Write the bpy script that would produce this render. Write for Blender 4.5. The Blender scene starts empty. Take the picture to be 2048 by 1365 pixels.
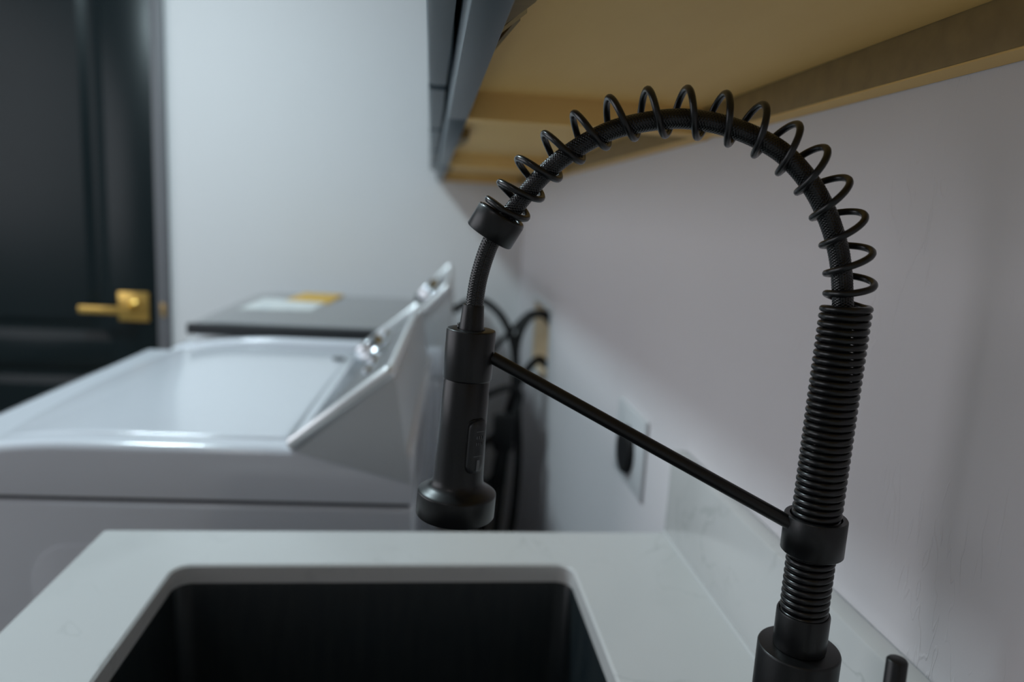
import bpy, bmesh, math, random
from mathutils import Vector, Matrix

scn = bpy.context.scene
col = scn.collection
EYE = 1.281                      # camera height above the floor; heights below are given relative to it
def Z(r): return EYE + r

# ------------------------------------------------------------------ camera
cd = bpy.data.cameras.new('camera'); cam = bpy.data.objects.new('camera', cd); col.objects.link(cam)
cd.sensor_width = 36.0; cd.lens = 25.74
cd.clip_start = 0.02
r_ = Vector((0.99267565, -0.10806938, 0.05400053)).normalized()
f_ = Vector((0.11579683, 0.97856717, -0.17028618)).normalized()
u_ = r_.cross(f_).normalized()
M = Matrix((( r_.x, u_.x, -f_.x, 0), (r_.y, u_.y, -f_.y, 0), (r_.z, u_.z, -f_.z, EYE), (0, 0, 0, 1)))
cam.matrix_world = M
cd.dof.use_dof = True; cd.dof.focus_distance = 0.415; cd.dof.aperture_fstop = 4.0
scn.camera = cam
scn.view_settings.view_transform = 'Standard'; scn.view_settings.look = 'None'
scn.view_settings.gamma = 1.0; scn.view_settings.use_curve_mapping = False
scn.view_settings.exposure = 0.0

w = bpy.data.worlds.new('world'); scn.world = w; w.use_nodes = True
w.node_tree.nodes['Background'].inputs[0].default_value = (0.55, 0.7, 0.9, 1)
w.node_tree.nodes['Background'].inputs[1].default_value = 0.6

def area(name, loc, target, sx, sy, power, color, disk=False):
    l = bpy.data.lights.new(name, 'AREA'); l.energy = power; l.color = color
    l.shape = 'DISK' if disk else 'RECTANGLE'; l.size = sx
    if not disk: l.size_y = sy
    o = bpy.data.objects.new(name, l); col.objects.link(o); o.location = loc
    d = Vector(target) - Vector(loc); o.rotation_euler = d.to_track_quat('-Z', 'Y').to_euler()
    return o
CEIL = 2.45
LAMP = (-0.86, 1.35)
FILL_LAMP = (-0.95, -0.75)  # unseen second lamp, added as weak warm fill
area('ceiling_lamp_light', (LAMP[0], LAMP[1], CEIL-0.075), (LAMP[0], LAMP[1], 0), .26, .26, 20.0, (.74, .93, 1.0), True)
area('added_fill_light', (FILL_LAMP[0], FILL_LAMP[1], CEIL-0.075), (FILL_LAMP[0], FILL_LAMP[1], 0), .26, .26, 1.5, (1.0, .93, .90), True)
area('window_fill_light', (-1.97, .95, 1.6), (0, .85, 1.45), 1.85, 1.1, 10.8, (1.0, .955, .965))  # soft fill panel just inside the added, unseen window

# ------------------------------------------------------------------ materials
def mat(name, color, rough=.5, metal=0, spec=.5, coat=0, noise=None, bump=None, trans=0, emit=None, ior=None):
    m = bpy.data.materials.new(name); m.use_nodes = True
    nt = m.node_tree; b = nt.nodes['Principled BSDF']
    b.inputs['Base Color'].default_value = (*color, 1)
    b.inputs['Roughness'].default_value = rough; b.inputs['Metallic'].default_value = metal
    b.inputs['Specular IOR Level'].default_value = spec
    b.inputs['Coat Weight'].default_value = coat
    b.inputs['Transmission Weight'].default_value = trans
    if ior: b.inputs['IOR'].default_value = ior
    if emit:
        b.inputs['Emission Color'].default_value = (*emit[0], 1); b.inputs['Emission Strength'].default_value = emit[1]
    tc = nt.nodes.new('ShaderNodeTexCoord')
    def vec(scale):
        mp = nt.nodes.new('ShaderNodeMapping'); mp.inputs['Scale'].default_value = scale
        nt.links.new(tc.outputs['Object'], mp.inputs['Vector']); return mp.outputs['Vector']
    if noise:
        c2, sc, lo, hi = noise[:4]
        n = nt.nodes.new('ShaderNodeTexNoise'); n.inputs['Scale'].default_value = 1; n.inputs['Detail'].default_value = 6
        nt.links.new(vec(sc), n.inputs['Vector'])
        rp = nt.nodes.new('ShaderNodeMapRange'); rp.inputs['From Min'].default_value = lo; rp.inputs['From Max'].default_value = hi
        nt.links.new(n.outputs['Fac'], rp.inputs['Value'])
        mx = nt.nodes.new('ShaderNodeMix'); mx.data_type = 'RGBA'
        mx.inputs['A'].default_value = (*color, 1); mx.inputs['B'].default_value = (*c2, 1)
        nt.links.new(rp.outputs['Result'], mx.inputs['Factor']); nt.links.new(mx.outputs['Result'], b.inputs['Base Color'])
    if bump:
        prev = None
        for sc, st, ds in bump:
            n = nt.nodes.new('ShaderNodeTexNoise'); n.inputs['Scale'].default_value = 1; n.inputs['Detail'].default_value = 4
            nt.links.new(vec(sc), n.inputs['Vector'])
            bp = nt.nodes.new('ShaderNodeBump'); bp.inputs['Strength'].default_value = st; bp.inputs['Distance'].default_value = ds
            nt.links.new(n.outputs['Fac'], bp.inputs['Height'])
            if prev: nt.links.new(prev.outputs['Normal'], bp.inputs['Normal'])
            prev = bp
        nt.links.new(prev.outputs['Normal'], b.inputs['Normal'])
    return m

M_wall = mat('wall_paint', (.74, .74, .75), .62, bump=[((260,)*3, .12, .0006), ((14, 14, 5), .25, .004)])
M_wallr = mat('wall_paint_with_runs', (.74, .715, .735), .6, bump=[((300,)*3, .15, .0006), ((9, 9, 5), .3, .005)])
# paint runs: thin vertical wobbly ridges on the side wall
def add_runs(m):
    nt = m.node_tree; b = nt.nodes['Principled BSDF']
    tc = nt.nodes.new('ShaderNodeTexCoord')
    mp = nt.nodes.new('ShaderNodeMapping'); mp.inputs['Scale'].default_value = (70, 70, 16)
    nt.links.new(tc.outputs['Object'], mp.inputs['Vector'])
    n = nt.nodes.new('ShaderNodeTexNoise'); n.inputs['Scale'].default_value = 1; n.inputs['Detail'].default_value = 1.5; n.inputs['Distortion'].default_value = .6
    nt.links.new(mp.outputs['Vector'], n.inputs['Vector'])
    s = nt.nodes.new('ShaderNodeMath'); s.operation = 'SUBTRACT'; s.inputs[1].default_value = .5
    a = nt.nodes.new('ShaderNodeMath'); a.operation = 'ABSOLUTE'
    r = nt.nodes.new('ShaderNodeMapRange'); r.inputs['From Min'].default_value = 0; r.inputs['From Max'].default_value = .018
    r.inputs['To Min'].default_value = 1; r.inputs['To Max'].default_value = 0
    nt.links.new(n.outputs['Fac'], s.inputs[0]); nt.links.new(s.outputs[0], a.inputs[0]); nt.links.new(a.outputs[0], r.inputs['Value'])
    n2 = nt.nodes.new('ShaderNodeTexNoise'); n2.inputs['Scale'].default_value = 14; nt.links.new(tc.outputs['Object'], n2.inputs['Vector'])
    r2 = nt.nodes.new('ShaderNodeMapRange'); r2.inputs['From Min'].default_value = .54; r2.inputs['From Max'].default_value = .62
    nt.links.new(n2.outputs['Fac'], r2.inputs['Value'])
    mu = nt.nodes.new('ShaderNodeMath'); mu.operation = 'MULTIPLY'
    nt.links.new(r.outputs['Result'], mu.inputs[0]); nt.links.new(r2.outputs['Result'], mu.inputs[1])
    old = b.inputs['Normal'].links[0].from_socket
    bp = nt.nodes.new('ShaderNodeBump'); bp.inputs['Strength'].default_value = .32; bp.inputs['Distance'].default_value = .0015
    nt.links.new(mu.outputs[0], bp.inputs['Height']); nt.links.new(old, bp.inputs['Normal']); nt.links.new(bp.outputs['Normal'], b.inputs['Normal'])
add_runs(M_wallr)
M_ceil = mat('ceiling_paint', (.75, .76, .77), .8, bump=[((120,)*3, .2, .001)])
M_floor = mat('floor_tile', (.52, .47, .42), .45, noise=((.44, .40, .36), (6, 6, 6), .35, .7))
M_grout = mat('grout', (.18, .18, .18), .8)
M_trimw = mat('trim_white', (.62, .63, .64), .4, bump=[((90,)*3, .1, .0006)])
M_jamb = mat('jamb_grey', (.13, .13, .14), .5, bump=[((90,)*3, .1, .0006)])
M_door = mat('door_black', (.003, .009, .011), .34, spec=.28, bump=[((60, 60, 200), .12, .0006)])
M_brass = mat('satin_brass', (.68, .45, .13), .33, metal=1, bump=[((300,)*3, .05, .0004)])
M_quartz = mat('white_quartz', (.63, .635, .63), .26, noise=((.58, .585, .58), (3.2, 3.2, 3.2), .52, .62), bump=[((200,)*3, .02, .0002)])
def veins(m):
    nt = m.node_tree; b = nt.nodes['Principled BSDF']; old = b.inputs['Base Color'].links[0].from_socket
    tc = nt.nodes.new('ShaderNodeTexCoord')
    n = nt.nodes.new('ShaderNodeTexNoise'); n.inputs['Scale'].default_value = 5.5; n.inputs['Detail'].default_value = 7; n.inputs['Distortion'].default_value = 1.2
    nt.links.new(tc.outputs['Object'], n.inputs['Vector'])
    s = nt.nodes.new('ShaderNodeMath'); s.operation = 'SUBTRACT'; s.inputs[1].default_value = .5
    a = nt.nodes.new('ShaderNodeMath'); a.operation = 'ABSOLUTE'
    r = nt.nodes.new('ShaderNodeMapRange'); r.inputs['From Max'].default_value = .012; r.inputs['To Min'].default_value = .45; r.inputs['To Max'].default_value = 0
    nt.links.new(n.outputs['Fac'], s.inputs[0]); nt.links.new(s.outputs[0], a.inputs[0]); nt.links.new(a.outputs[0], r.inputs['Value'])
    n2 = nt.nodes.new('ShaderNodeTexNoise'); n2.inputs['Scale'].default_value = 7; nt.links.new(tc.outputs['Object'], n2.inputs['Vector'])
    r2 = nt.nodes.new('ShaderNodeMapRange'); r2.inputs['From Min'].default_value = .45; r2.inputs['From Max'].default_value = .65
    nt.links.new(n2.outputs['Fac'], r2.inputs['Value'])
    mu = nt.nodes.new('ShaderNodeMath'); mu.operation = 'MULTIPLY'
    nt.links.new(r.outputs['Result'], mu.inputs[0]); nt.links.new(r2.outputs['Result'], mu.inputs[1])
    mx = nt.nodes.new('ShaderNodeMix'); mx.data_type = 'RGBA'; mx.inputs['B'].default_value = (.36, .38, .37, 1)
    nt.links.new(old, mx.inputs['A']); nt.links.new(mu.outputs[0], mx.inputs['Factor']); nt.links.new(mx.outputs['Result'], b.inputs['Base Color'])
veins(M_quartz)
M_caulk = mat('caulk', (.62, .63, .63), .5)
M_cab = mat('cabinet_blue_grey', (.075, .105, .125), .38, bump=[((40, 200, 40), .1, .0004)])
M_ply = mat('birch_ply', (.92, .61, .215), .55, noise=((.82, .51, .16), (9, 2.2, 9), .3, .75), bump=[((60, 12, 60), .15, .0006)])
M_ply2 = mat('shade_toned_pine', (.30, .20, .07), .6, noise=((.23, .15, .05), (8, 60, 60), .35, .7))  # pine darkened to paint shade on the nailer face; glue blocks share it
M_ply3 = mat('yellow_pine', (.50, .33, .10), .6, noise=((.42, .27, .08), (8, 60, 60), .35, .7))
M_black = mat('matte_black_metal', (.0050, .0055, .0062), .35, spec=.42, noise=((.0075, .0078, .0085), (900,)*3, .35, .7), bump=[((1600,)*3, .10, .0001)])
M_spring = mat('black_spring_wire', (.0048, .0053, .0060), .28, spec=.5, noise=((.0075, .0078, .0085), (700,)*3, .35, .7))
M_braid = mat('black_braided_hose', (.0045, .005, .0055), .22, spec=.5, noise=((.0065, .007, .0075), (900,)*3, .4, .7))
M_button = mat('black_rubber', (.012, .013, .015), .45, noise=((.015, .016, .018), (800,)*3, .4, .7))
M_mark = mat('grey_print', (.15, .16, .17), .5)
M_sink = mat('dark_gunmetal_sink', (.008, .013, .016), .34, spec=.4, noise=((.015, .02, .022), (90, 90, 14), .35, .65))
M_white = mat('white_enamel', (.665, .685, .735), .16, coat=.4, bump=[((3, 3, 3), .03, .002)])
M_whitep = mat('white_plastic', (.58, .60, .62), .4, bump=[((200,)*3, .05, .0004)])
M_seam = mat('dark_gap', (.012, .013, .015), .6)
M_glass = mat('smoked_glass_lid', (.085, .092, .098), .12, coat=.6, bump=[((2, 2, 2), .02, .002)])
M_trimc = mat('bright_satin_trim', (.86, .88, .90), .26, metal=.5)
M_chrome = mat('chrome', (.66, .69, .72), .2, metal=1)
M_sil = mat('silver_panel', (.26, .28, .31), .2, metal=.85, noise=((.15, .165, .18), (3, 9, 3), .35, .65))
M_dark = mat('dark_panel', (.10, .105, .11), .25)
M_rubber = mat('black_rubber_hose', (.004, .0045, .005), .55, spec=.3, bump=[((300,)*3, .1, .0004)])
M_yellow = mat('yellow_label', (.78, .47, .05), .5, noise=((.70, .40, .04), (30,)*3, .4, .6))
M_paper = mat('white_label', (.74, .76, .75), .45, noise=((.64, .67, .68), (40, 9, 9), .5, .6))
M_tan = mat('raw_board', (.78, .63, .46), .7, noise=((.66, .52, .36), (30,)*3, .35, .7))
M_plate = mat('white_wall_plate', (.64, .66, .68), .35)
M_brassv = mat('brass_valve', (.5, .33, .12), .4, metal=1)
M_pane = mat('fill_window_glass', (.9, .95, 1), .02, trans=1)
M_diff = mat('lamp_diffuser', (.9, .92, .95), .5, emit=((.8, .92, 1.0), 3.0))
M_diff2 = mat('fill_diffuser_warm', (.9, .9, .9), .5, emit=((1.0, .93, .9), 1.2))

# ------------------------------------------------------------------ helpers
def link(name, bm, m, parent=None, smooth=True, angle=35):
    me = bpy.data.meshes.new(name); bm.normal_update(); bm.to_mesh(me); bm.free()
    ms = m if isinstance(m, (list, tuple)) else [m]
    for x in ms: me.materials.append(x)
    o = bpy.data.objects.new(name, me); col.objects.link(o)
    if parent: o.parent = parent; o.matrix_parent_inverse = Matrix.Identity(4)
    if smooth:
        me.shade_smooth()
        try: me.set_sharp_from_angle(angle=math.radians(angle))
        except Exception: pass
    return o
def empty(name, loc, label=None, cat=None, group=None, kind=None, rz=0):
    o = bpy.data.objects.new(name, None); col.objects.link(o); o.location = loc; o.rotation_euler = (0, 0, rz)
    o.empty_display_size = .05
    tag(o, label, cat, group, kind); return o
def tag(o, label=None, cat=None, group=None, kind=None):
    if label: o['label'] = label
    if cat: o['category'] = cat
    if group: o['group'] = group
    if kind: o['kind'] = kind
    return o
# parts are given in world coordinates; `org` is subtracted so that they sit under their thing's empty
class B:
    def __init__(s, org=(0, 0, 0)): s.bm = bmesh.new(); s.o = Vector(org)
    def box(s, x0, x1, y0, y1, z0, z1, bev=0, seg=2):
        t = bmesh.new(); bmesh.ops.create_cube(t, size=1)
        for v in t.verts: v.co = Vector(((x0+x1)/2+v.co.x*(x1-x0), (y0+y1)/2+v.co.y*(y1-y0), (z0+z1)/2+v.co.z*(z1-z0)))
        if bev: bmesh.ops.bevel(t, geom=t.edges[:], offset=bev, segments=seg, profile=.5, affect='EDGES')
        s.merge(t); return s
    def merge(s, t):
        me = bpy.data.meshes.new('t'); t.to_mesh(me); t.free(); s.bm.from_mesh(me); bpy.data.meshes.remove(me)
    def prism(s, pts, axis, a, b, bev=0):
        t = bmesh.new()
        def P(p, c):
            return {'X': (c, p[0], p[1]), 'Y': (p[0], c, p[1]), 'Z': (p[0], p[1], c)}[axis]
        v0 = [t.verts.new(P(p, a)) for p in pts]; v1 = [t.verts.new(P(p, b)) for p in pts]
        n = len(pts); t.faces.new(v0); t.faces.new(v1[::-1])
        for i in range(n): t.faces.new((v0[i], v1[i], v1[(i+1) % n], v0[(i+1) % n]))
        bmesh.ops.recalc_face_normals(t, faces=t.faces[:])
        if bev: bmesh.ops.bevel(t, geom=t.edges[:], offset=bev, segments=2, profile=.5, affect='EDGES')
        s.merge(t); return s
    def lathe(s, prof, c, axis=(0, 0, 1), n=64, close=False):
        ax = Vector(axis).normalized(); q = Vector((0, 0, 1)).rotation_difference(ax); c = Vector(c); t = bmesh.new()
        rings = []
        for (r, h) in prof:
            if r < 1e-6: rings.append([t.verts.new(c + q @ Vector((0, 0, h)))])
            else: rings.append([t.verts.new(c + q @ Vector((r*math.cos(k*2*math.pi/n), r*math.sin(k*2*math.pi/n), h))) for k in range(n)])
        pairs = list(zip(rings, rings[1:]))
        if close: pairs.append((rings[-1], rings[0]))
        for A, Bq in pairs:
            for k in range(n):
                k2 = (k+1) % n
                if len(A) == 1 and len(Bq) == 1: continue
                if len(A) == 1: t.faces.new((A[0], Bq[k], Bq[k2]))
                elif len(Bq) == 1: t.faces.new((A[k], A[k2], Bq[0]))
                else: t.faces.new((A[k], A[k2], Bq[k2], Bq[k]))
        bmesh.ops.recalc_face_normals(t, faces=t.faces[:])
        s.merge(t); return s
    def tube(s, pts, r, n=12, rfun=None, caps=True):
        t = bmesh.new(); pts = [Vector(p) for p in pts]; N = len(pts)
        T = [(pts[min(i+1, N-1)]-pts[max(i-1, 0)]).normalized() for i in range(N)]
        up = Vector((0, 1, 0)) if abs(T[0].y) < .9 else Vector((1, 0, 0))
        nn = (up - T[0]*up.dot(T[0])).normalized(); rings = []
        for i in range(N):
            if i:
                nn = (nn - T[i]*nn.dot(T[i])).normalized()
            bb = T[i].cross(nn)
            ring = []
            for k in range(n):
                a = 2*math.pi*k/n; rr = r[i] if isinstance(r, (list, tuple)) else r
                if rfun: rr += rfun(i, k)
                ring.append(t.verts.new(pts[i] + (nn*math.cos(a)+bb*math.sin(a))*rr))
            rings.append(ring)
        for A, Bq in zip(rings, rings[1:]):
            for k in range(n): t.faces.new((A[k], A[(k+1) % n], Bq[(k+1) % n], Bq[k]))
        if caps: t.faces.new(rings[0][::-1]); t.faces.new(rings[-1])
        bmesh.ops.recalc_face_normals(t, faces=t.faces[:])
        s.merge(t); return s
    def out(s, name, m, parent=None, smooth=True, angle=35):
        if s.o.length: bmesh.ops.translate(s.bm, verts=s.bm.verts[:], vec=-s.o)
        return link(name, s.bm, m, parent, smooth, angle)
def catmull(P, n):
    P = [Vector(p) for p in P]; Q = [P[0]*2-P[1]] + P + [P[-1]*2-P[-2]]; out = []
    for i in range(1, len(Q)-2):
        a, b, c, d = Q[i-1:i+3]
        for k in range(n):
            t = k/n; out.append(.5*((2*b)+(-a+c)*t+(2*a-5*b+4*c-d)*t*t+(-a+3*b-3*c+d)*t**3))
    out.append(P[-1]); return out
def resample(P, step):
    L = [0]
    for a, b in zip(P, P[1:]): L.append(L[-1]+(b-a).length)
    n = max(2, int(L[-1]/step)); out = []; j = 0
    for i in range(n+1):
        s = L[-1]*i/n
        while j < len(L)-2 and L[j+1] < s: j += 1
        t = (s-L[j])/max(1e-9, L[j+1]-L[j]); out.append(P[j].lerp(P[j+1], t))
    return out
def lerp(a, b, t): return a+(b-a)*t

# ------------------------------------------------------------------ the room
XW, YF, XL, YN = .309, 2.48, -2.0, -1.7
s = B().box(XL-.1, XW+.1, YN-.1, YF+.1, -.1, -.004); fl = s.out('floor', M_grout, smooth=False); tag(fl, kind='structure')
# floor tiles, each its own piece
t = bmesh.new(); bmesh.ops.create_cube(t, size=1)
for v in t.verts: v.co = Vector((v.co.x*.596, v.co.y*.296, v.co.z*.006))
me_tile = bpy.data.meshes.new('tile'); t.to_mesh(me_tile); t.free(); me_tile.materials.append(M_floor)
row = 0; y = YN+.15
while y < YF:
    x = XL+.3-(row % 2)*.3
    while x < XW:
        if XL+.298 <= x <= XW-.298 and y < YF-.148:
            o = bpy.data.objects.new('tile', me_tile); col.objects.link(o); o.parent = fl; o.location = (x, y, -.003)
        x += .6
    y += .3; row += 1
tag(B().box(XL-.1, XW+.25, YN-.1, YF+.1, CEIL, CEIL+.1).out('ceiling', M_ceil, smooth=False), kind='structure')
# side wall with the opening for the valve box
oy0, oy1, oz0, oz1 = 1.80, 2.09, Z(-.425), Z(-.235)
s = B()
s.box(XW, XW+.12, YN-.1, oy0, 0, CEIL).box(XW, XW+.12, oy1, YF+.1, 0, CEIL)
s.box(XW, XW+.12, oy0, oy1, 0, oz0).box(XW, XW+.12, oy0, oy1, oz1, CEIL)
tag(s.out('wall_right', M_wallr, smooth=False), kind='structure')
# far wall with door opening
dx0, dx1, dz1 = -1.66, -.873, 2.06
s = B().box(XL-.1, dx0-.03, YF, YF+.12, 0, CEIL).box(dx1+.03, XW, YF, YF+.12, 0, CEIL).box(dx0-.03, dx1+.03, YF, YF+.12, dz1+.03, CEIL)
tag(s.out('wall_far', M_wall, smooth=False), kind='structure')
tag(B().box(XL-.1, XW, YN-.12, YN, 0, CEIL).out('wall_near', M_wall, smooth=False), kind='structure')
wy0, wy1, wz0, wz1 = -.03, 1.93, 1.0, 2.2
s = B().box(XL-.12, XL, YN, wy0, 0, CEIL).box(XL-.12, XL, wy1, YF, 0, CEIL).box(XL-.12, XL, wy0, wy1, 0, wz0).box(XL-.12, XL, wy0, wy1, wz1, CEIL)
tag(s.out('wall_left', M_wall, smooth=False), kind='structure')
win = empty('fill_window', (XL-.06, (wy0+wy1)/2, wz0), kind='structure'); wo = win.location  # unseen window, put in to carry the soft fill from the left
s = B(wo)
for a, b, c, d in ((wy0, wy0+.05, wz0, wz1), (wy1-.05, wy1, wz0, wz1), (wy0+.05, wy1-.05, wz0, wz0+.05), (wy0+.05, wy1-.05, wz1-.05, wz1), (wy0+.05, wy1-.05, 1.53, 1.57)):
    s.box(XL-.09, XL-.03, a, b, c, d, .003)
s.out('fill_window_frame', M_trimw, win)
B(wo).box(XL-.062, XL-.058, wy0+.05, wy1-.05, wz0+.05, 1.53).out('pane', M_pane, win, False)
B(wo).box(XL-.062, XL-.058, wy0+.05, wy1-.05, 1.57, wz1-.05).out('pane', M_pane, win, False)
for nm, bx in (('baseboard_far', (dx1+.05, XW, YF-.014, YF, 0, .12)), ('baseboard_right', (XW-.014, XW, YN, YF-.014, 0, .12)),
               ('baseboard_left', (XL, XL+.014, YN, YF, 0, .12)), ('baseboard_near', (XL+.014, XW-.014, YN, YN+.014, 0, .12))):
    tag(B().box(*bx, bev=.003).out(nm, M_trimw), kind='structure')

# door in the far wall
dr = empty('door_1', (-1.27, YF+.02, 0), kind='structure'); do = dr.location
yd = YF+.012                                             # face of the leaf
s = B(do); stx = .150
s.box(dx0, dx0+stx, yd, yd+.04, 0.01, dz1, .002).box(dx1-stx, dx1, yd, yd+.04, .01, dz1, .002)
rails = [(.01, .24), (Z(-.560), Z(-.480)), (dz1-.13, dz1)]
for a, b in rails: s.box(dx0+stx, dx1-stx, yd, yd+.04, a, b, .001)
leaf = s.out('door_leaf', M_door, dr)
for (a, b) in ((rails[0][1], rails[1][0]), (rails[1][1], rails[2][0])):
    x0, x1 = dx0+stx, dx1-stx; s = B(do); t = bmesh.new()
    loops = [(0, 0), (.030, .0155), (.045, .0155), (.072, .0060)]
    L = []
    for ins, dep in loops:
        L.append([t.verts.new((px, yd+dep, pz)) for px, pz in ((x0+ins, a+ins), (x1-ins, a+ins), (x1-ins, b-ins), (x0+ins, b-ins))])
    for A, Bq in zip(L, L[1:]):
        for k in range(4): t.faces.new((A[k], A[(k+1) % 4], Bq[(k+1) % 4], Bq[k]))
    t.faces.new(L[-1])
    back = [t.verts.new((px, yd+.035, pz)) for px, pz in ((x0, a), (x1, a), (x1, b), (x0, b))]
    for k in range(4): t.faces.new((L[0][(k+1) % 4], L[0][k], back[k], back[(k+1) % 4]))
    t.faces.new(back[::-1]); bmesh.ops.recalc_face_normals(t, faces=t.faces[:]); s.merge(t)
    s.out('door_panel', M_door, dr, False)
s = B(do).box(dx1+.003, dx1+.042, YF-.016, YF+.06, 0, dz1+.03, .003)
s.box(dx0-.042, dx0-.003, YF-.016, YF+.06, 0, dz1+.03, .003).box(dx0-.042, dx1+.042, YF-.016, YF+.06, dz1+.003, dz1+.045, .003)
s.out('door_casing', M_jamb, dr)
B(do).box(dx1+.014, dx1+.030, YF-.0170, YF-.015, Z(-.39), Z(-.345), .0008).out('strike_plate', M_brassv, dr)
hx, hz = -.950, Z(-.362)
h = B(do).box(hx-.0475, hx+.0475, yd-.010, yd, hz-.0475, hz+.0475, .002).out('door_handle', M_brass, dr)
B(do).lathe([(0, 0), (.024, 0), (.024, .012), (.017, .016), (.014, .05), (0, .05)], (hx, yd-.01, hz), (0, -1, 0), 32).out('handle_rose', M_brass, h).location = (0, 0, 0)
B(do).box(hx-.145, hx+.015, yd-.070, yd-.055, hz-.018, hz+.006, .004).out('lever', M_brass, h)

# ------------------------------------------------------------------ ceiling lamps (the second one is added fill)
for nm, (lx, ly), md, lb in (('ceiling_light', LAMP, M_diff, 'round flush ceiling light over the washing machines'), ('ceiling_light', FILL_LAMP, M_diff2, 'added round fill light on the ceiling behind the viewer')):
    L = empty(nm, (lx, ly, CEIL), lb, 'light')
    B((lx, ly, CEIL)).lathe([(0, 0), (.165, 0), (.165, -.035), (.15, -.04), (.15, -.03), (0, -.03)], (lx, ly, CEIL), n=48).out('housing', M_trimw, L)
    B((lx, ly, CEIL)).lathe([(0, -.05), (.08, -.047), (.135, -.038), (.148, -.031), (0, -.0305)], (lx, ly, CEIL), n=48).out('diffuser', md, L)

# ------------------------------------------------------------------ countertop, sink, base cabinet
CT = .915; XC0, XC1 = -.346, .2905; YE = .801; SL, SR, SF, SN = -.243, .162, .719, .03; TH = .020
def rrect(x0, x1, y0, y1, r, n=8):
    P = []
    for cx, cy, a0 in ((x1-r, y0+r, -90), (x1-r, y1-r, 0), (x0+r, y1-r, 90), (x0+r, y0+r, 180)):
        for k in range(n+1):
            a = math.radians(a0+90*k/n); P.append((cx+r*math.cos(a), cy+r*math.sin(a)))
    return P
ctop = empty('countertop', (-.02, 0, CT-TH), 'white veined quartz worktop with low backsplash and cut-out sink hole', 'countertop')
co = ctop.location
hole = rrect(SL, SR, SN, SF, .018)
outer = rrect(XC0, XW-.001, -.60, YE, .004, 4)
s = B(co); t = bmesh.new()
def loopv(P, z): return [t.verts.new((a, b, z)) for a, b in P]
ev = .0022
ro = rrect(XC0+ev, XW-.001, -.60+ev, YE-ev, .003, 4); ho = rrect(SL-ev, SR+ev, SN-ev, SF+ev, .020)
top_o = loopv(ro, CT); top_h = loopv(ho, CT); mid_o = loopv(outer, CT-ev); mid_h = loopv(hole, CT-ev)
bot_o = loopv(outer, CT-TH); bot_h = loopv(hole, CT-TH)
def ringe(A): return [t.edges.get((A[i], A[(i+1) % len(A)])) or t.edges.new((A[i], A[(i+1) % len(A)])) for i in range(len(A))]
for A, Bq in ((top_o, mid_o), (mid_o, bot_o), (top_h, mid_h), (mid_h, bot_h)):
    for i in range(len(A)): t.faces.new((A[i], A[(i+1) % len(A)], Bq[(i+1) % len(A)], Bq[i]))
bmesh.ops.triangle_fill(t, edges=ringe(top_o)+ringe(top_h), use_beauty=True)
bmesh.ops.triangle_fill(t, edges=ringe(bot_o)+ringe(bot_h), use_beauty=True)
bmesh.ops.recalc_face_normals(t, faces=t.faces[:]); s.merge(t)
s.out('slab', M_quartz, ctop, True, 30)
B(co).box(XC1, XW-.0005, -.60, YE, CT, CT+.104, .003).out('backsplash', M_quartz, ctop)
B(co).box(XC1-.003, XC1+.001, -.60, YE-.001, CT, CT+.003, .001).out('caulk_line', M_caulk, ctop)

sk = empty('sink', (-.04, .375, CT-TH-.22), 'dark gunmetal undermount sink below the white worktop', 'sink'); so = sk.location
s = B(so); t = bmesh.new()
def basin(x0, x1, y0, y1, r, z): return [t.verts.new((a, b, z)) for a, b in rrect(x0, x1, y0, y1, r, 8)]
zt = CT-TH
prof = [(-.022, zt, .03), (-.022, zt-.003, .03)]
Ls = [basin(SL-.024, SR+.024, SN-.024, SF+.024, .03, zt-.003), basin(SL-.024, SR+.024, SN-.024, SF+.024, .03, zt-.0002),
      basin(SL-.002, SR+.002, SN-.002, SF+.002, .018, zt-.0002), basin(SL+.000, SR-.000, SN+.000, SF-.000, .018, zt-.004),
      basin(SL+.004, SR-.004, SN+.004, SF-.004, .018, zt-.19), basin(SL+.010, SR-.010, SN+.010, SF-.010, .016, zt-.205), basin(SL+.028, SR-.028, SN+.028, SF-.028, .012, zt-.211)]
for A, Bq in zip(Ls, Ls[1:]):
    for i in range(len(A)): t.faces.new((A[i], A[(i+1) % len(A)], Bq[(i+1) % len(A)], Bq[i]))
t.faces.new(Ls[-1])
bmesh.ops.recalc_face_normals(t, faces=t.faces[:])
for f in t.faces:
    pass
bmesh.ops.solidify(t, geom=t.faces[:], thickness=.0012)
s.merge(t); s.out('basin', M_sink, sk, True, 40)
B(so).lathe([(0, .001), (.012, .001), (.013, .004), (.040, .004), (.044, .0005), (.044, 0), (0, 0)], (-.04, .375, zt-.2105), n=40).out('drain', M_black, sk)

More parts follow.
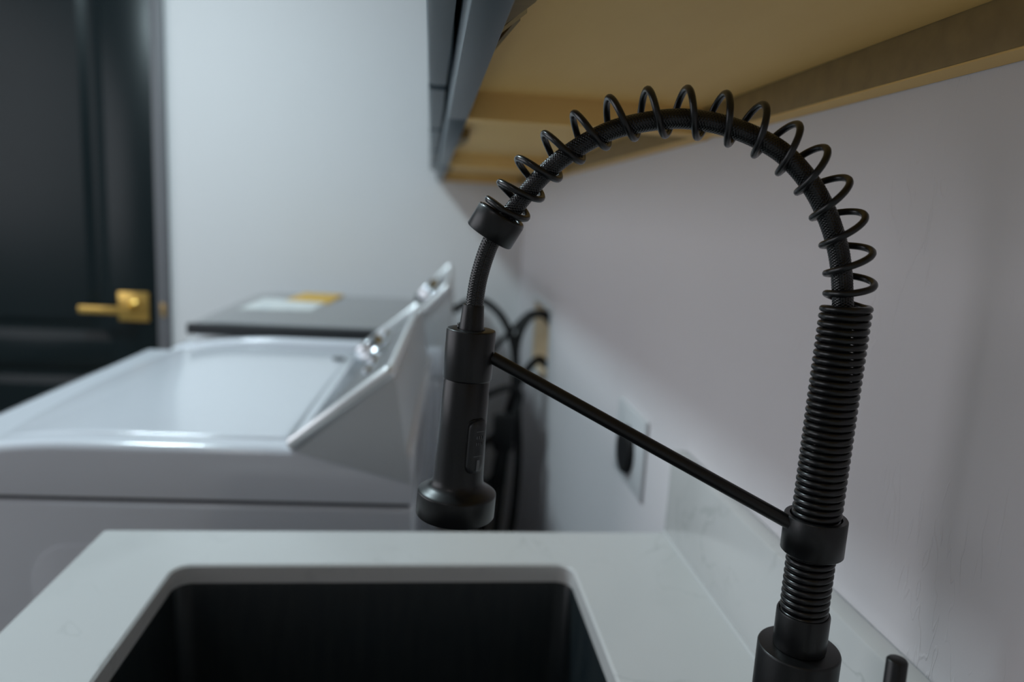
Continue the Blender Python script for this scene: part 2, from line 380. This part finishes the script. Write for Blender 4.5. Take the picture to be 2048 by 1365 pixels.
bc = empty('base_cabinet', (-.02, 0, 0), 'blue-grey base cabinet carrying the white worktop and sink', 'cabinet'); bo = bc.location
s = B(bo).box(XC0+.055, XW-.016, -.58, -.562, .10, CT-TH).box(XC0+.055, XW-.016, YE-.025, YE-.007, .10, CT-TH)
s.box(XC0+.055, XW-.016, -.562, YE-.025, .10, .118).box(XW-.028, XW-.016, -.562, YE-.025, .118, CT-TH)
s.out('carcass', M_cab, bc)
B(bo).box(XC0+.036, XC0+.054, -.58, YE-.007, CT-TH-.04, CT-TH, .001).box(XC0+.036, XC0+.054, -.58, -.55, .10, CT-TH-.04).box(XC0+.036, XC0+.054, YE-.037, YE-.007, .10, CT-TH-.04).out('face_frame', M_cab, bc)
for a, b in ((-.57, -.115), (-.105, .34), (.35, .79)):
    d = B(bo).box(XC0+.016, XC0+.035, a, b, .115, CT-TH-.03, .002).out('door', M_cab, bc)
    B(bo).box(XC0-.006, XC0+.004, b-.06, b-.05, CT-.22, CT-.08, .003).box(XC0+.004, XC0+.016, b-.058, b-.052, CT-.21, CT-.20).box(XC0+.004, XC0+.016, b-.058, b-.052, CT-.10, CT-.09).out('handle', M_brass, d)
B(bo).box(XC0+.10, XW-.03, -.56, YE-.03, 0, .10).out('toe_kick', M_cab, bc)

# ------------------------------------------------------------------ wall cabinets
zc, zr, zd = Z(.096), Z(.1232), Z(.1268); XF0, XF1 = .0149, .0347; TOP = zc+.76
cabs = [(-.85, -.02), (-.02, .808), (.808, 1.638), (1.638, YF-.001)]
clab = ['blue-grey wall cabinet overhead, nearest, above the viewer', 'blue-grey wall cabinet with raw wood underside right above the faucet',
        'middle blue-grey wall cabinet, between the one above the faucet and the far wall one', 'blue-grey wall cabinet farthest away, against the far wall']
for (y0, y1), lb in zip(cabs, clab):
    c = empty('wall_cabinet', (.16, (y0+y1)/2, zc), lb, 'cabinet', 'wall cabinets above the counter'); o0 = c.location
    e = .0006; xb = XW-.001
    s = B(o0).box(XF1, xb, y0+e, y0+.016, zc, TOP, .0006).box(XF1, xb, y1-.016, y1-e, zc, TOP, .0006)
    s.box(XF1, xb, y0+.016, y1-.016, TOP-.016, TOP)
    s.out('side_panels', M_ply, c)
    B(o0).box(XF1, xb-.0215, y0+.016, y1-.016, zr, zr+.012).out('bottom_panel', M_ply, c)
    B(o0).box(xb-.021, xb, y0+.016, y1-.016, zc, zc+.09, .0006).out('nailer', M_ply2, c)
    B(o0).box(xb-.0195, xb, y0+.016, y1-.016, zc-.0012, zc-.0001).out('nailer_lit_edge', M_ply, c, False)  # thin paler strip: bounce light painted on the nailer's underside
    B(o0).box(xb-.006, xb, y0+.016, y1-.016, zc+.09, TOP-.016).out('back_panel', M_ply, c)
    s = B(o0).box(XF0, XF1, y0+e, y1-e, zc, zc+.038, .0008).box(XF0, XF1, y0+e, y1-e, TOP-.038, TOP, .0008)
    ym = (y0+y1)/2
    for a, b in ((y0+e, y0+.038), (ym-.02, ym+.02), (y1-.038, y1-e)): s.box(XF0, XF1, a, b, zc+.038, TOP-.038)
    s.out('face_frame', M_cab, c)
    for a, b in ((y0+.017, ym-.016), (ym+.016, y1-.017)):
        fw = .058; xo, xi = -.0078, .0108; z0, z1 = zd, TOP-.01; t = bmesh.new(); L = []
        for x, q in ((xi, 0), (xo+.005, 0), (xo+.0015, .0015), (xo, .005), (xo, fw), (xo+.008, fw+.001)):
            L.append([t.verts.new((x, yy, zz)) for yy, zz in ((a+q, z0+q), (b-q, z0+q), (b-q, z1-q), (a+q, z1-q))])
        for A, Bq in zip(L, L[1:]):
            for k in range(4): t.faces.new((A[k], A[(k+1) % 4], Bq[(k+1) % 4], Bq[k]))
        t.faces.new(L[-1]); t.faces.new(L[0][::-1]); bmesh.ops.recalc_face_normals(t, faces=t.faces[:])
        s = B(o0); s.merge(t)
        s.out('door', M_cab, c)
    # little wood glue blocks behind the face frame
    g = y0+.02
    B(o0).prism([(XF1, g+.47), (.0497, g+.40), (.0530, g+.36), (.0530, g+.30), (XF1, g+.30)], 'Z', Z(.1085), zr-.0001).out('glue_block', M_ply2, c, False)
    B(o0).prism([(.0491, g+.4288), (XF1, g+.505), (XF1, g+.488), (.0478, g+.418)], 'Z', Z(.1105), zr-.0001).out('glue_strip', M_ply3, c, False)
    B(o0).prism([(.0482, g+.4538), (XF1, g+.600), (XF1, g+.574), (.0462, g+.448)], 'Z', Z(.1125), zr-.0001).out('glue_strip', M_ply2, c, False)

# ------------------------------------------------------------------ faucet
FX, FY = .225, .374
fa = empty('faucet', (FX, FY, CT), 'matte black pull-down kitchen faucet with open spring arch beside the sink', 'faucet'); fo = Vector((FX, FY, CT))
def V2(p, y=FY): return Vector((p[0], y, Z(p[1])))
zb = Z(-.2425)
B(fo).lathe([(0, 0), (.0275, 0), (.0275, .004), (.0262, .0055), (.0236, .006), (.0234, .012), (.0234, zb-CT-.0012), (.0230, zb-CT-.0003), (.0222, zb-CT), (0, zb-CT)], fo, n=96).out('body', M_black, fa, True, 50)
zk = Z(-.2195)
B(fo).lathe([(.0140, 0), (.0148, .0004), (.0150, .002), (.0150, zk-zb-.001), (.0146, zk-zb), (.0138, zk-zb), (.0136, zk-zb-.001), (.0136, .008), (.0, .008), (0, 0)], (FX, FY, zb), n=80).out('spring_cup', M_black, fa, True, 50)
# spring: tight coils on the post, open coils around the arch
RM, RW = .01175, .00192
Cp = [(.2272, .374, -.0305), (.2245, .3741, -.0154), (.2194, .3748, .0012), (.2106, .3763, .0175), (.1995, .3783, .0314), (.1863, .3811, .0421), (.1713, .3848, .0510), (.1547, .3895, .0562), (.1374, .3950, .0588), (.1192, .4009, .0586), (.1021, .4065, .0553), (.0859, .4117, .0482), (.0719, .4163, .0385), (.0594, .4204, .0265), (.0500, .4234, .0133), (.0430, .4257, .0025), (.0385, .4270, -.0050)]
def plan_az(p):                                       # the arch swings away from the wall, turning gently
    return math.radians(8+10*min(1, max(0, (FX-p.x)/.08)))
NC = 43; ptop = -.0395; pit = (0.2255-.0425)/NC if False else .00408
path = []                                            # (center, phase)
zs = -.2215; k0 = int(round((ptop-zs)/pit)); zs = ptop-k0*pit
for i in range(k0*4+1):
    path.append((Vector((FX+.0014*(i/(k0*4))**2, FY, Z(zs+i*pit/4))), i*.5*math.pi))
base_ph = k0*2*math.pi
# open part: centre i is where the wire crosses in front, phase 2*pi*i - pi/2
cc = catmull([Vector((FX+.0014, FY, Z(ptop)))]+[Vector((a, b, Z(c))) for a, b, c in Cp], 12)
phs = [0, 2*math.pi-math.pi/2]
for i in range(1, len(Cp)-1): phs.append(2*math.pi*(i+1)-math.pi/2)
phs.append(phs[-1]+4*math.pi)
for i in range(1, len(cc)):
    s_ = i/12; j = min(int(s_), len(phs)-2); path.append((cc[i], base_ph+lerp(phs[j], phs[j+1], s_-j)))
pts = []; Pc = [p for p, _ in path]
def tangent(i): return (Pc[min(i+1, len(Pc)-1)]-Pc[max(i-1, 0)]).normalized()
SEG = 36
for i in range(len(path)-1):
    (p0, a0), (p1, a1) = path[i], path[i+1]; n = max(1, int(round((a1-a0)/(2*math.pi)*SEG)))
    T0, T1 = tangent(i), tangent(i+1)
    for k in range(n):
        t = k/n; a = lerp(a0, a1, t); c = p0.lerp(p1, t); rm = RM*lerp(1, 1.045, max(0, min(1, (i-k0*4)/(len(path)-k0*4)/.35))); T = T0.lerp(T1, t).normalized()
        az_ = plan_az(c); Bn = Vector((math.sin(az_), math.cos(az_), 0)); Bn = (Bn-T*Bn.dot(T)).normalized(); Nn = Bn.cross(T).normalized()
        # smooth taper of the pitch is carried by the phase table
        pts.append(c + (Nn*math.cos(a)+Bn*math.sin(a))*rm)
B(fo).tube(pts, RW, 10).out('spring', M_spring, fa, True, 60)
# braided hose
Hp = [(.2250, .374, -.20), (.2252, .374, -.12), (.2252, .374, -.06), (.2237, .3742, -.0347), (.2174, .3751, -.0075), (.2042, .3774, .0185), (.1872, .3810, .0372), (.1700, .3852, .0472), (.1512, .3907, .0534), (.1343, .3960, .0556), (.1190, .4008, .0543), (.1014, .4067, .0501), (.0882, .4110, .0440), (.0756, .4151, .0354), (.0640, .4189, .0250), (.0539, .4221, .0127), (.0453, .4250, .0005), (.0388, .4272, -.0100), (.0338, .4287, -.0200), (.0293, .4301, -.0375), (.0272, .4308, -.0557), (.0264, .4311, -.068)]
hp = [Vector((a, b, Z(c))) for a, b, c in Hp]
hp = resample(catmull(hp, 10), .00034)
L = len(hp); NB = 96
Rs = []
Rs = [lerp(.0056, .0051, min(1, i/L*1.1)) for i in range(L)]
def weave(i, k):
    u = k/NB*12; v = i*.00034/.00078
    a = math.sin(math.pi*(u*1.0+v*.5)); b = math.sin(math.pi*(u*1.0-v*.5))
    return .00042*abs(a*b)**.7 - .0002
B(fo).tube(hp, Rs, NB, weave).out('braided_hose', M_braid, fa, True, 180)
# collar at the end of the spring
c1 = Vector((.0405, .4265, Z(-.0009))); c0 = Vector((.0339, .4286, Z(-.0131))); ax = (c1-c0).normalized(); h = (c1-c0).length
B(fo).lathe([(.0058, 0), (.0141, 0), (.0147, .0006), (.0147, h-.0006), (.0145, h), (.0141, h), (.0139, h-.0008), (.0139, .003), (.0058, .003)], c0, ax, 72, close=True).out('spring_collar', M_black, fa, True, 50)
# docking ring on the post with the support arm
zq0, zq1 = Z(-.1825), Z(-.1605)
B(fo).lathe([(.0146, 0), (.0166, 0), (.0173, .0007), (.0173, zq1-zq0-.0007), (.0168, zq1-zq0), (.0143, zq1-zq0), (.0140, zq1-zq0-.001), (.0140, .001)], (FX, FY, zq0), n=80, close=True).out('post_ring', M_black, fa, True, 50)
A0 = Vector((.2105, .3745, Z(-.1655))); A1 = Vector((.0393, .4275, Z(-.0848)))
B(fo).tube([A0, A0.lerp(A1, .5), A1], [.0040, .0039, .0038], 28).out('support_arm', M_black, fa, True, 60)
# spray head (slightly tilted axis)
K = 1.121                                              # size of the head against its first sketch
top = Vector((.0263, .4315, Z(-.0612*K))); bot = Vector((.0212, .4315, Z(-.1655*K))); ax = (top-bot).normalized(); HL = (top-bot).length
def hz(zrel): return (Z(zrel*K)-bot.z)/ax.z
prof = [(0, hz(-.0655)), (.0108, hz(-.0655)), (.0118, hz(-.0885)), (.0124, hz(-.0895)), (.0129, hz(-.115)), (.0136, hz(-.136)), (.0138, hz(-.1435)), (.0141, hz(-.1453)), (.0147, hz(-.1468)), (.0157, hz(-.1481)), (.0172, hz(-.1492)), (.0190, hz(-.1502)), (.0205, hz(-.1511)), (.0213, hz(-.1517)), (.0217, hz(-.1522)), (.02175, hz(-.1528)), (.02175, .0008), (.0212, 0), (.0195, 0), (.019, .0015), (0, .0015)]
hd = B(fo).lathe([(a*K, b) for a, b in prof], bot, ax, 96).out('spray_head', M_black, fa, True, 50)
cl0 = bot+ax*hz(-.0883); ch = hz(-.0612)-hz(-.0883)
B(fo).lathe([(a*K, b) for a, b in [(.0126, 0), (.0130, .0003), (.0132, .001), (.0132, ch-.0009), (.0129, ch-.0002), (.0124, ch), (.0076, ch), (.0074, ch-.0004), (.0074, ch-.0040), (.0112, ch-.0045), (.0119, ch-.006), (.0119, 0)]], cl0, ax, 96, close=True).out('docking_clamp', M_black, fa, True, 50)
k0_ = bot+ax*hz(-.066); kh = hz(-.0482)-hz(-.066)
B(fo).lathe([(a*K, b) for a, b in [(0, 0), (.0070, 0), (.0067, .004), (.0057, kh-.0006), (.0054, kh), (.0046, kh), (.0044, kh-.001), (0, kh-.001)]], k0_, ax, 56).out('hose_cone', M_black, fa, True, 50)
# small notch tab behind the cone
B(fo).lathe([(0, 0), (.0022, 0), (.0022, .0030), (.0018, .0034), (0, .0034)], top+Vector((-.0064, .0045, -.0006)), ax, 20).out('clamp_pin', M_black, fa, True, 50)
# spray button
az = math.radians(34); nrm = Vector((math.sin(az), -math.cos(az), 0)); nrm = (nrm-ax*nrm.dot(ax)).normalized(); tx = ax.cross(nrm).normalized()
zc_b = -.1225; cb = bot+ax*hz(zc_b)
def pill(wd, hg, r0, r1, name, m, par, cz=0, rr=.0042, bulge=0.0):
    t = bmesh.new(); P = rrect(-wd/2, wd/2, -hg/2, hg/2, min(rr, wd/2-.0002, hg/2-.0002), 8)
    wd, hg, r0, r1, bulge, rr = wd*K, hg*K, r0*K, r1*K, bulge*K, rr*K
    P = rrect(-wd/2, wd/2, -hg/2, hg/2, min(rr, wd/2-.0002, hg/2-.0002), 8)
    def W(a, b, r): return cb + ax*(b+cz) + tx*a + nrm*(math.sqrt(max(1e-9, r*r-a*a)))
    rings = [[t.verts.new(W(a, b, r0)) for a, b in P], [t.verts.new(W(a, b, r1-.0004)) for a, b in P], [t.verts.new(W(a*.93, b*.975, r1)) for a, b in P]]
    if bulge: rings.append([t.verts.new(W(a*.6, b*.8, r1+bulge)) for a, b in P])
    for A, Bq in zip(rings, rings[1:]):
        for i in range(len(A)): t.faces.new((A[i], A[(i+1) % len(A)], Bq[(i+1) % len(A)], Bq[i]))
    c = t.verts.new(W(0, 0, r1+bulge*1.1))
    for i in range(len(rings[-1])): t.faces.new((rings[-1][i], rings[-1][(i+1) % len(rings[-1])], c))
    bmesh.ops.recalc_face_normals(t, faces=t.faces[:]); s = B(fo); s.merge(t); return s.out(name, m, par, True, 40)
pill(.0122, .0305, .0118, .0137, 'button_bezel', M_rubber, hd)
bt = pill(.0108, .0290, .0120, .0150, 'spray_button', M_button, hd, 0, .0046, .0004)
s = B(fo)
def mark(a, b, wd, hg, r=.01555):
    a, b, wd, hg, r = a*K, b*K, wd*K, hg*K, r*K
    t = bmesh.new(); vs = []
    for rr in (r-.001, r+.0002):
        vs.append([t.verts.new(cb+ax*(b+db)+tx*(a+da)+nrm*math.sqrt(rr*rr-(a+da)**2)) for da, db in ((-wd/2, -hg/2), (wd/2, -hg/2), (wd/2, hg/2), (-wd/2, hg/2))])
    for k in range(4): t.faces.new((vs[0][k], vs[0][(k+1) % 4], vs[1][(k+1) % 4], vs[1][k]))
    t.faces.new(vs[1]); bmesh.ops.recalc_face_normals(t, faces=t.faces[:]); s.merge(t)
mark(.0005, .0088, .0052, .0003)
for rr_ in (.0056, .0020):
    for q in (-.0021, -.0007, .0007, .0021): mark(.0004+q, rr_, .0003, .0015)
mark(.0003, -.0048, .0062, .0003); mark(.0004, -.0100, .0018, .0062)
s.out('button_marks', M_mark, hd, False)
# side lever
hub0 = Vector((FX, FY-.020, CT+.052))
hb = B(fo).lathe([(0, 0), (.0150, 0), (.0150, .050), (.0185, .052), (.0185, .078), (.0175, .080), (0, .080)], hub0, (0, -1, 0), 56).out('handle_hub', M_black, fa, True, 50)
lt = Vector((.2245, .2905, Z(-.1955))); lb_ = Vector((.2245, .2870, CT+.060))
axl = (lt-lb_).normalized(); hl = (lt-lb_).length
B(fo).lathe([(0, 0), (.0052, 0), (.0047, hl-.0010), (.0040, hl-.0002), (0, hl)], lb_, axl, 36).out('lever', M_black, hb, True, 50)

# ------------------------------------------------------------------ washing machines
def machine(org, rz, y_len, top, label, cname, X0, kind):
    """local frame: x towards the wall (0 = back), y along the wall from near side, z up"""
    m = empty(cname, org, label, 'washing machine', None, None, rz)
    D = X0
    sg = -.0
    s = B().box(-D, 0, 0, y_len, .02, top-.085, .008, 3)
    s.out('cabinet', M_white, m)
    B().box(-D+.006, -.006, .006, y_len-.006, top-.090, top-.078).out('seam', M_seam, m, False)
    return m
# near machine (plain white lid)
T1 = Z(-.317); O1 = (-.010, .950, 0); rz1 = math.radians(-2.2)
m1 = machine(O1, rz1, .686, T1, 'white top-load machine with plain white lid, nearest the counter', 'washing_machine', .690, 0)
def crown(x0, x1, y0, y1, zb, z_top, drop_front, drop_side, nx=28, ny=12, r=.018, front_r=.10):
    """rounded top plate: falls away softly to the front (x0) and a little to both sides"""
    t = bmesh.new(); rows = []
    def top_z(u, v):
        x = lerp(x0, x1, u); d = max(0, (x0+front_r*2.6-x)/(front_r*2.6)); z = z_top-drop_front*d**2.2
        z -= drop_side*(abs(v-.5)*2)**2
        return z
    us = [0, .004, .012, .03]+[.05+.9*i/nx for i in range(nx+1)]+[.97, .985, .996, 1]
    vs = [0, .004, .012, .03]+[.06+.88*i/ny for i in range(ny+1)]+[.97, .988, .996, 1]
    def edge(a, L):
        d = min(a, 1-a)*L
        return 0 if d >= r else r-math.sqrt(max(0, r*r-(r-d)**2))
    for u in us:
        rows.append([t.verts.new((lerp(x0, x1, u), lerp(y0, y1, v), top_z(u, v)-max(edge(u, x1-x0), edge(v, y1-y0)))) for v in vs])
    for A, Bq in zip(rows, rows[1:]):
        for k in range(len(A)-1): t.faces.new((A[k], A[k+1], Bq[k+1], Bq[k]))
    per = [rw[0] for rw in rows]+rows[-1][1:]+[rw[-1] for rw in rows[::-1]][1:]+rows[0][::-1][1:-1]
    low = [t.verts.new((v.co.x, v.co.y, zb)) for v in per]; n = len(per)
    for i in range(n): t.faces.new((per[i], per[(i+1) % n], low[(i+1) % n], low[i]))
    t.faces.new(low); bmesh.ops.recalc_face_normals(t, faces=t.faces[:])
    return t
s = B(); s.merge(crown(-.695, 0, -.002, .688, T1-.078, T1, .050, .004, r=.012)); s.out('top_panel', M_white, m1, True, 60)
s = B(); s.merge(crown(-.610, -.172, .030, .656, T1-.012, T1+.0022, .026, .0015, r=.006, front_r=.08)); s.out('lid', M_white, m1, True, 60)
B().lathe([(0, -.002), (.013, -.002), (.013, .0015), (0, .002)], (-.190, .555, T1+.0045), n=24).out('lid_switch', M_dark, m1)
B().prism(rrect(-.50, -.06, .14, T1-.145, .05, 6), 'Y', -.003, .006, .0018).out('side_panel', M_white, m1)
# sloping console
def console(m, y0, y1, prof, knobs, buttons, nm='console'):
    # prof: (front x, z), (top x, z), back x
    (fx, fz), (tx_, tz), bx, lowz = prof
    body = [(fx+.004, fz-.004), (tx_-.012, tz-.012), (tx_, tz-.006), (tx_+.005, tz-.012), (bx, lowz), (fx+.010, fz-.010)]
    s = B().prism(body, 'Y', y0, y1, .003); s.out('console_end', M_whitep, m)
    d = Vector((tx_-fx, 0, tz-fz)); L = d.length; d.normalize(); n = Vector((-d.z, 0, d.x))
    c = Vector((fx, 0, fz))
    def quad(y0, y1, a0, a1, h0, h1, bev):
        t = bmesh.new(); P = [c+d*a0+n*h0, c+d*a1+n*h0, c+d*a1+n*h1, c+d*a0+n*h1]
        v0 = [t.verts.new((p.x, y0, p.z)) for p in P]; v1 = [t.verts.new((p.x, y1, p.z)) for p in P]
        t.faces.new(v0); t.faces.new(v1[::-1])
        for i in range(4): t.faces.new((v0[i], v1[i], v1[(i+1) % 4], v0[(i+1) % 4]))
        bmesh.ops.recalc_face_normals(t, faces=t.faces[:])
        bmesh.ops.bevel(t, geom=t.edges[:], offset=bev, segments=3, profile=.5, affect='EDGES'); return t
    s = B(); s.merge(quad(y0+.008, y1-.008, .004, L-.004, -.006, .003, .001)); s.out('console_face', M_sil, m)
    s = B(); s.merge(quad(y0+.05, y1-.05, L*.30, L*.78, 0, .0042, .0005)); s.out('display_strip', M_dark, m)
    # chrome trim: near end, far end, top and front
    for nm2, q in (('chrome_trim', (y0-.004, y0+.015, -.006, L+.003, -.006, .013, .0075)), ('chrome_trim', (y1-.015, y1+.004, -.006, L+.003, -.006, .013, .0075)),
                   ('chrome_trim', (y0+.015, y1-.015, L-.007, L+.002, -.004, .009, .003))):
        s = B(); s.merge(quad(*q)); s.out(nm2, M_trimc, m)
    for (ky, a, r, hgt) in knobs:
        kc = c+d*a*L+n*.003; kc.y = ky
        kb = B().lathe([(0, 0), (r*1.25, 0), (r*1.25, .004), (r*1.05, .007), (r, .010), (r*.94, hgt-.003), (r*.85, hgt), (0, hgt)], kc, n, 40).out('knob', M_chrome, m, True, 40)
        B().box(kc.x-.0, kc.x+.0012, ky-.0015, ky+.0015, kc.z, kc.z+.001).out('knob_marker', M_dark, kb) if False else None
    for (ky, a, r, hgt) in buttons:
        kc = c+d*a*L+n*.004; kc.y = ky
        B().lathe([(0, 0), (r, 0), (r, hgt*.7), (r*.8, hgt), (0, hgt)], kc, n, 24).out('button', M_chrome, m, True, 40)
zf = T1-.001
console(m1, -.005, .686, ((-.160, Z(-.318)), (-.032, Z(-.213)), -.004, Z(-.366)),
        [(.40, .46, .031, .026)], [(.24, .62, .010, .008), (.16, .62, .008, .008), (.58, .5, .010, .008)])
# far machine (smoked lid)
T2 = Z(-.303); O2 = (.040, 1.668, 0)
m2 = machine(O2, math.radians(-2.0), .686, T2, 'white top-load machine with smoked grey glass lid, by the far wall', 'washing_machine', .605, 1)
s = B(); s.merge(crown(-.612, 0, 0, .686, T2-.078, T2, .030, .003, r=.012)); s.out('top_panel', M_white, m2, True, 60)
s = B(); s.merge(crown(-.585, -.100, .030, .665, T2-.004, T2+.026, .006, .004, r=.006, front_r=.04)); lid2 = s.out('lid', M_glass, m2, True, 60)
lid2['label'] = 'smoked dark grey glass lid'
B().box(-.582, -.103, .016, .036, T2-.004, T2+.0205, .003).box(-.106, -.094, .030, .66, T2-.003, T2+.022, .003).out('lid_seal', M_seam, m2)
zt2 = T2+.0265
def sheet(pts, name, m, par, z=0):
    s = B().prism(pts, 'Z', zt2-.003, zt2+.0006+z); return s.out(name, m, par, False)
a = sheet([(-.530, .245), (-.352, .270), (-.345, .490), (-.525, .480)], 'energy_label', M_paper, lid2); a['label'] = 'white printed paper label'
a = sheet([(-.460, .455), (-.335, .430), (-.325, .645), (-.445, .650)], 'energy_label', M_yellow, lid2, .0006); a['label'] = 'yellow paper label'
console(m2, .002, .684, ((-.095, Z(-.283)), (.008, Z(-.172)), .030, Z(-.50)),
        [(.25, .55, .036, .030)], [(.45, .55, .011, .01), (.52, .55, .011, .01), (.59, .55, .011, .01)])

# ------------------------------------------------------------------ valve box, hoses, dryer outlet
vb = empty('valve_box', (XW, (oy0+oy1)/2, oz0), 'recessed laundry valve box in the wall behind the machines', 'valve box'); vo = vb.location
g = .002; dpt = .09
s = B(vo).box(XW+.001, XW+dpt, oy0+g, oy0+g+.004, oz0+g, oz1-g).box(XW+.001, XW+dpt, oy1-g-.004, oy1-g, oz0+g, oz1-g)
s.box(XW+.001, XW+dpt, oy0+g, oy1-g, oz0+g, oz0+g+.004).box(XW+.001, XW+dpt, oy0+g, oy1-g, oz1-g-.004, oz1-g).box(XW+dpt-.004, XW+dpt, oy0+g, oy1-g, oz0+g, oz1-g)
s.out('box_liner', M_tan, vb, False)
f = .014
s = B(vo)
for q in ((oy0-f, oy0+.003, oz0-f, oz1+f), (oy1-.003, oy1+f, oz0-f, oz1+f), (oy0+.003, oy1-.003, oz0-f, oz0+.003), (oy0+.003, oy1-.003, oz1-.003, oz1+f)):
    s.box(XW-.003, XW+.001, q[0], q[1], q[2], q[3])
s.out('trim_plate', M_plate, vb, False)
for yy in (1.87, 1.95):
    v = B(vo).lathe([(0, 0), (.011, 0), (.011, .03), (.016, .032), (.016, .045), (0, .045)], (XW+.045, yy, oz0+.008), n=24).out('valve', M_brassv, vb)
    B(vo).box(XW+.03, XW+.06, yy-.018, yy+.018, oz0+.062, oz0+.068, .002).box(XW+.043, XW+.047, yy-.003, yy+.003, oz0+.05, oz0+.063).out('valve_handle', M_rubber, v)
def hose(pts, r, name, label, cat='hose', group=None):
    P = resample(catmull([Vector((x, y, Z(z))) for x, y, z in pts], 10), .008)
    o0 = Vector(P[0]); s = B(o0).tube(P, r, 12); o = s.out(name, M_rubber, None, True, 60); o.location = o0
    return tag(o, label, cat, group)
HOSES_HERE = True
hose([(.350, 1.83, -.330), (.316, 1.82, -.262), (.285, 1.82, -.243), (.250, 1.82, -.262), (.225, 1.80, -.330), (.232, 1.78, -.46), (.240, 1.76, -.66), (.215, 1.76, -.86), (.10, 1.80, -.98), (.066, 1.82, -.99)], .0105, 'supply_hose', 'black water hose looping out of the top of the valve box and dropping down')
hose([(.350, 1.90, -.350), (.318, 1.86, -.385), (.290, 1.84, -.365), (.255, 1.83, -.400), (.225, 1.83, -.47), (.20, 1.82, -.60), (.17, 1.82, -.80), (.12, 1.83, -.93), (.066, 1.84, -.94)], .0105, 'supply_hose', 'black water hose leaving the lower edge of the valve box')
hose([(.340, 1.88, -.300), (.300, 1.86, -.255), (.262, 1.86, -.250), (.215, 1.86, -.300), (.170, 1.88, -.36), (.130, 1.92, -.47), (.115, 1.95, -.62), (.066, 1.97, -.74)], .0075, 'supply_hose', 'thinner black hose arching from the valve box towards the far machine')
hose([(.066, 1.95, -.262), (.125, 1.88, -.222), (.170, 1.81, -.238), (.202, 1.775, -.285), (.220, 1.755, -.36), (.217, 1.745, -.45), (.205, 1.745, -.60), (.19, 1.75, -.86), (.20, 1.75, -1.2)], .0100, 'drain_hose', 'black drain hose arching up from behind the far machine')
pcord = hose([(.066, 1.90, -.50), (.110, 1.80, -.47), (.150, 1.74, -.44), (.200, 1.72, -.415), (.232, 1.72, -.435), (.205, 1.70, -.50), (.150, 1.68, -.54), (.120, 1.68, -.60), (.150, 1.68, -.645), (.185, 1.68, -.60), (.170, 1.68, -.54), (.125, 1.67, -.56), (.110, 1.67, -.68), (.12, 1.67, -.90)], .0080, 'power_cord', None, None)
for k_ in ('label', 'category'):
    if k_ in pcord: del pcord[k_]
m2w = Matrix.LocRotScale(m2.location, m2.rotation_euler, (1, 1, 1))
pcord.parent = m2; pcord.matrix_parent_inverse = m2w.inverted()
pk = B(pcord.location).box(.165, .215, 1.66, 1.70, Z(-.56), Z(-.47), .008).out('power_plug', M_rubber, pcord)

ol = empty('outlet', (XW, 1.02, Z(-.33)), 'white wall plate with a large black round dryer outlet', 'outlet'); oo = ol.location
B(oo).box(XW-.006, XW, .945, 1.092, Z(-.388), Z(-.272), .0025).out('wall_plate', M_plate, ol)
r = B(oo).lathe([(0, 0), (.036, 0), (.036, .006), (.033, .010), (0, .010)], (XW-.005, 1.022, Z(-.336)), (-1, 0, 0), 48).out('receptacle', M_rubber, ol)
s = B(oo).box(XW-.0160, XW-.0148, 1.008, 1.011, Z(-.330), Z(-.318)).box(XW-.0160, XW-.0148, 1.033, 1.036, Z(-.330), Z(-.318)).box(XW-.0160, XW-.0148, 1.0205, 1.0235, Z(-.356), Z(-.344))
s.out('slots', M_seam, r, False)
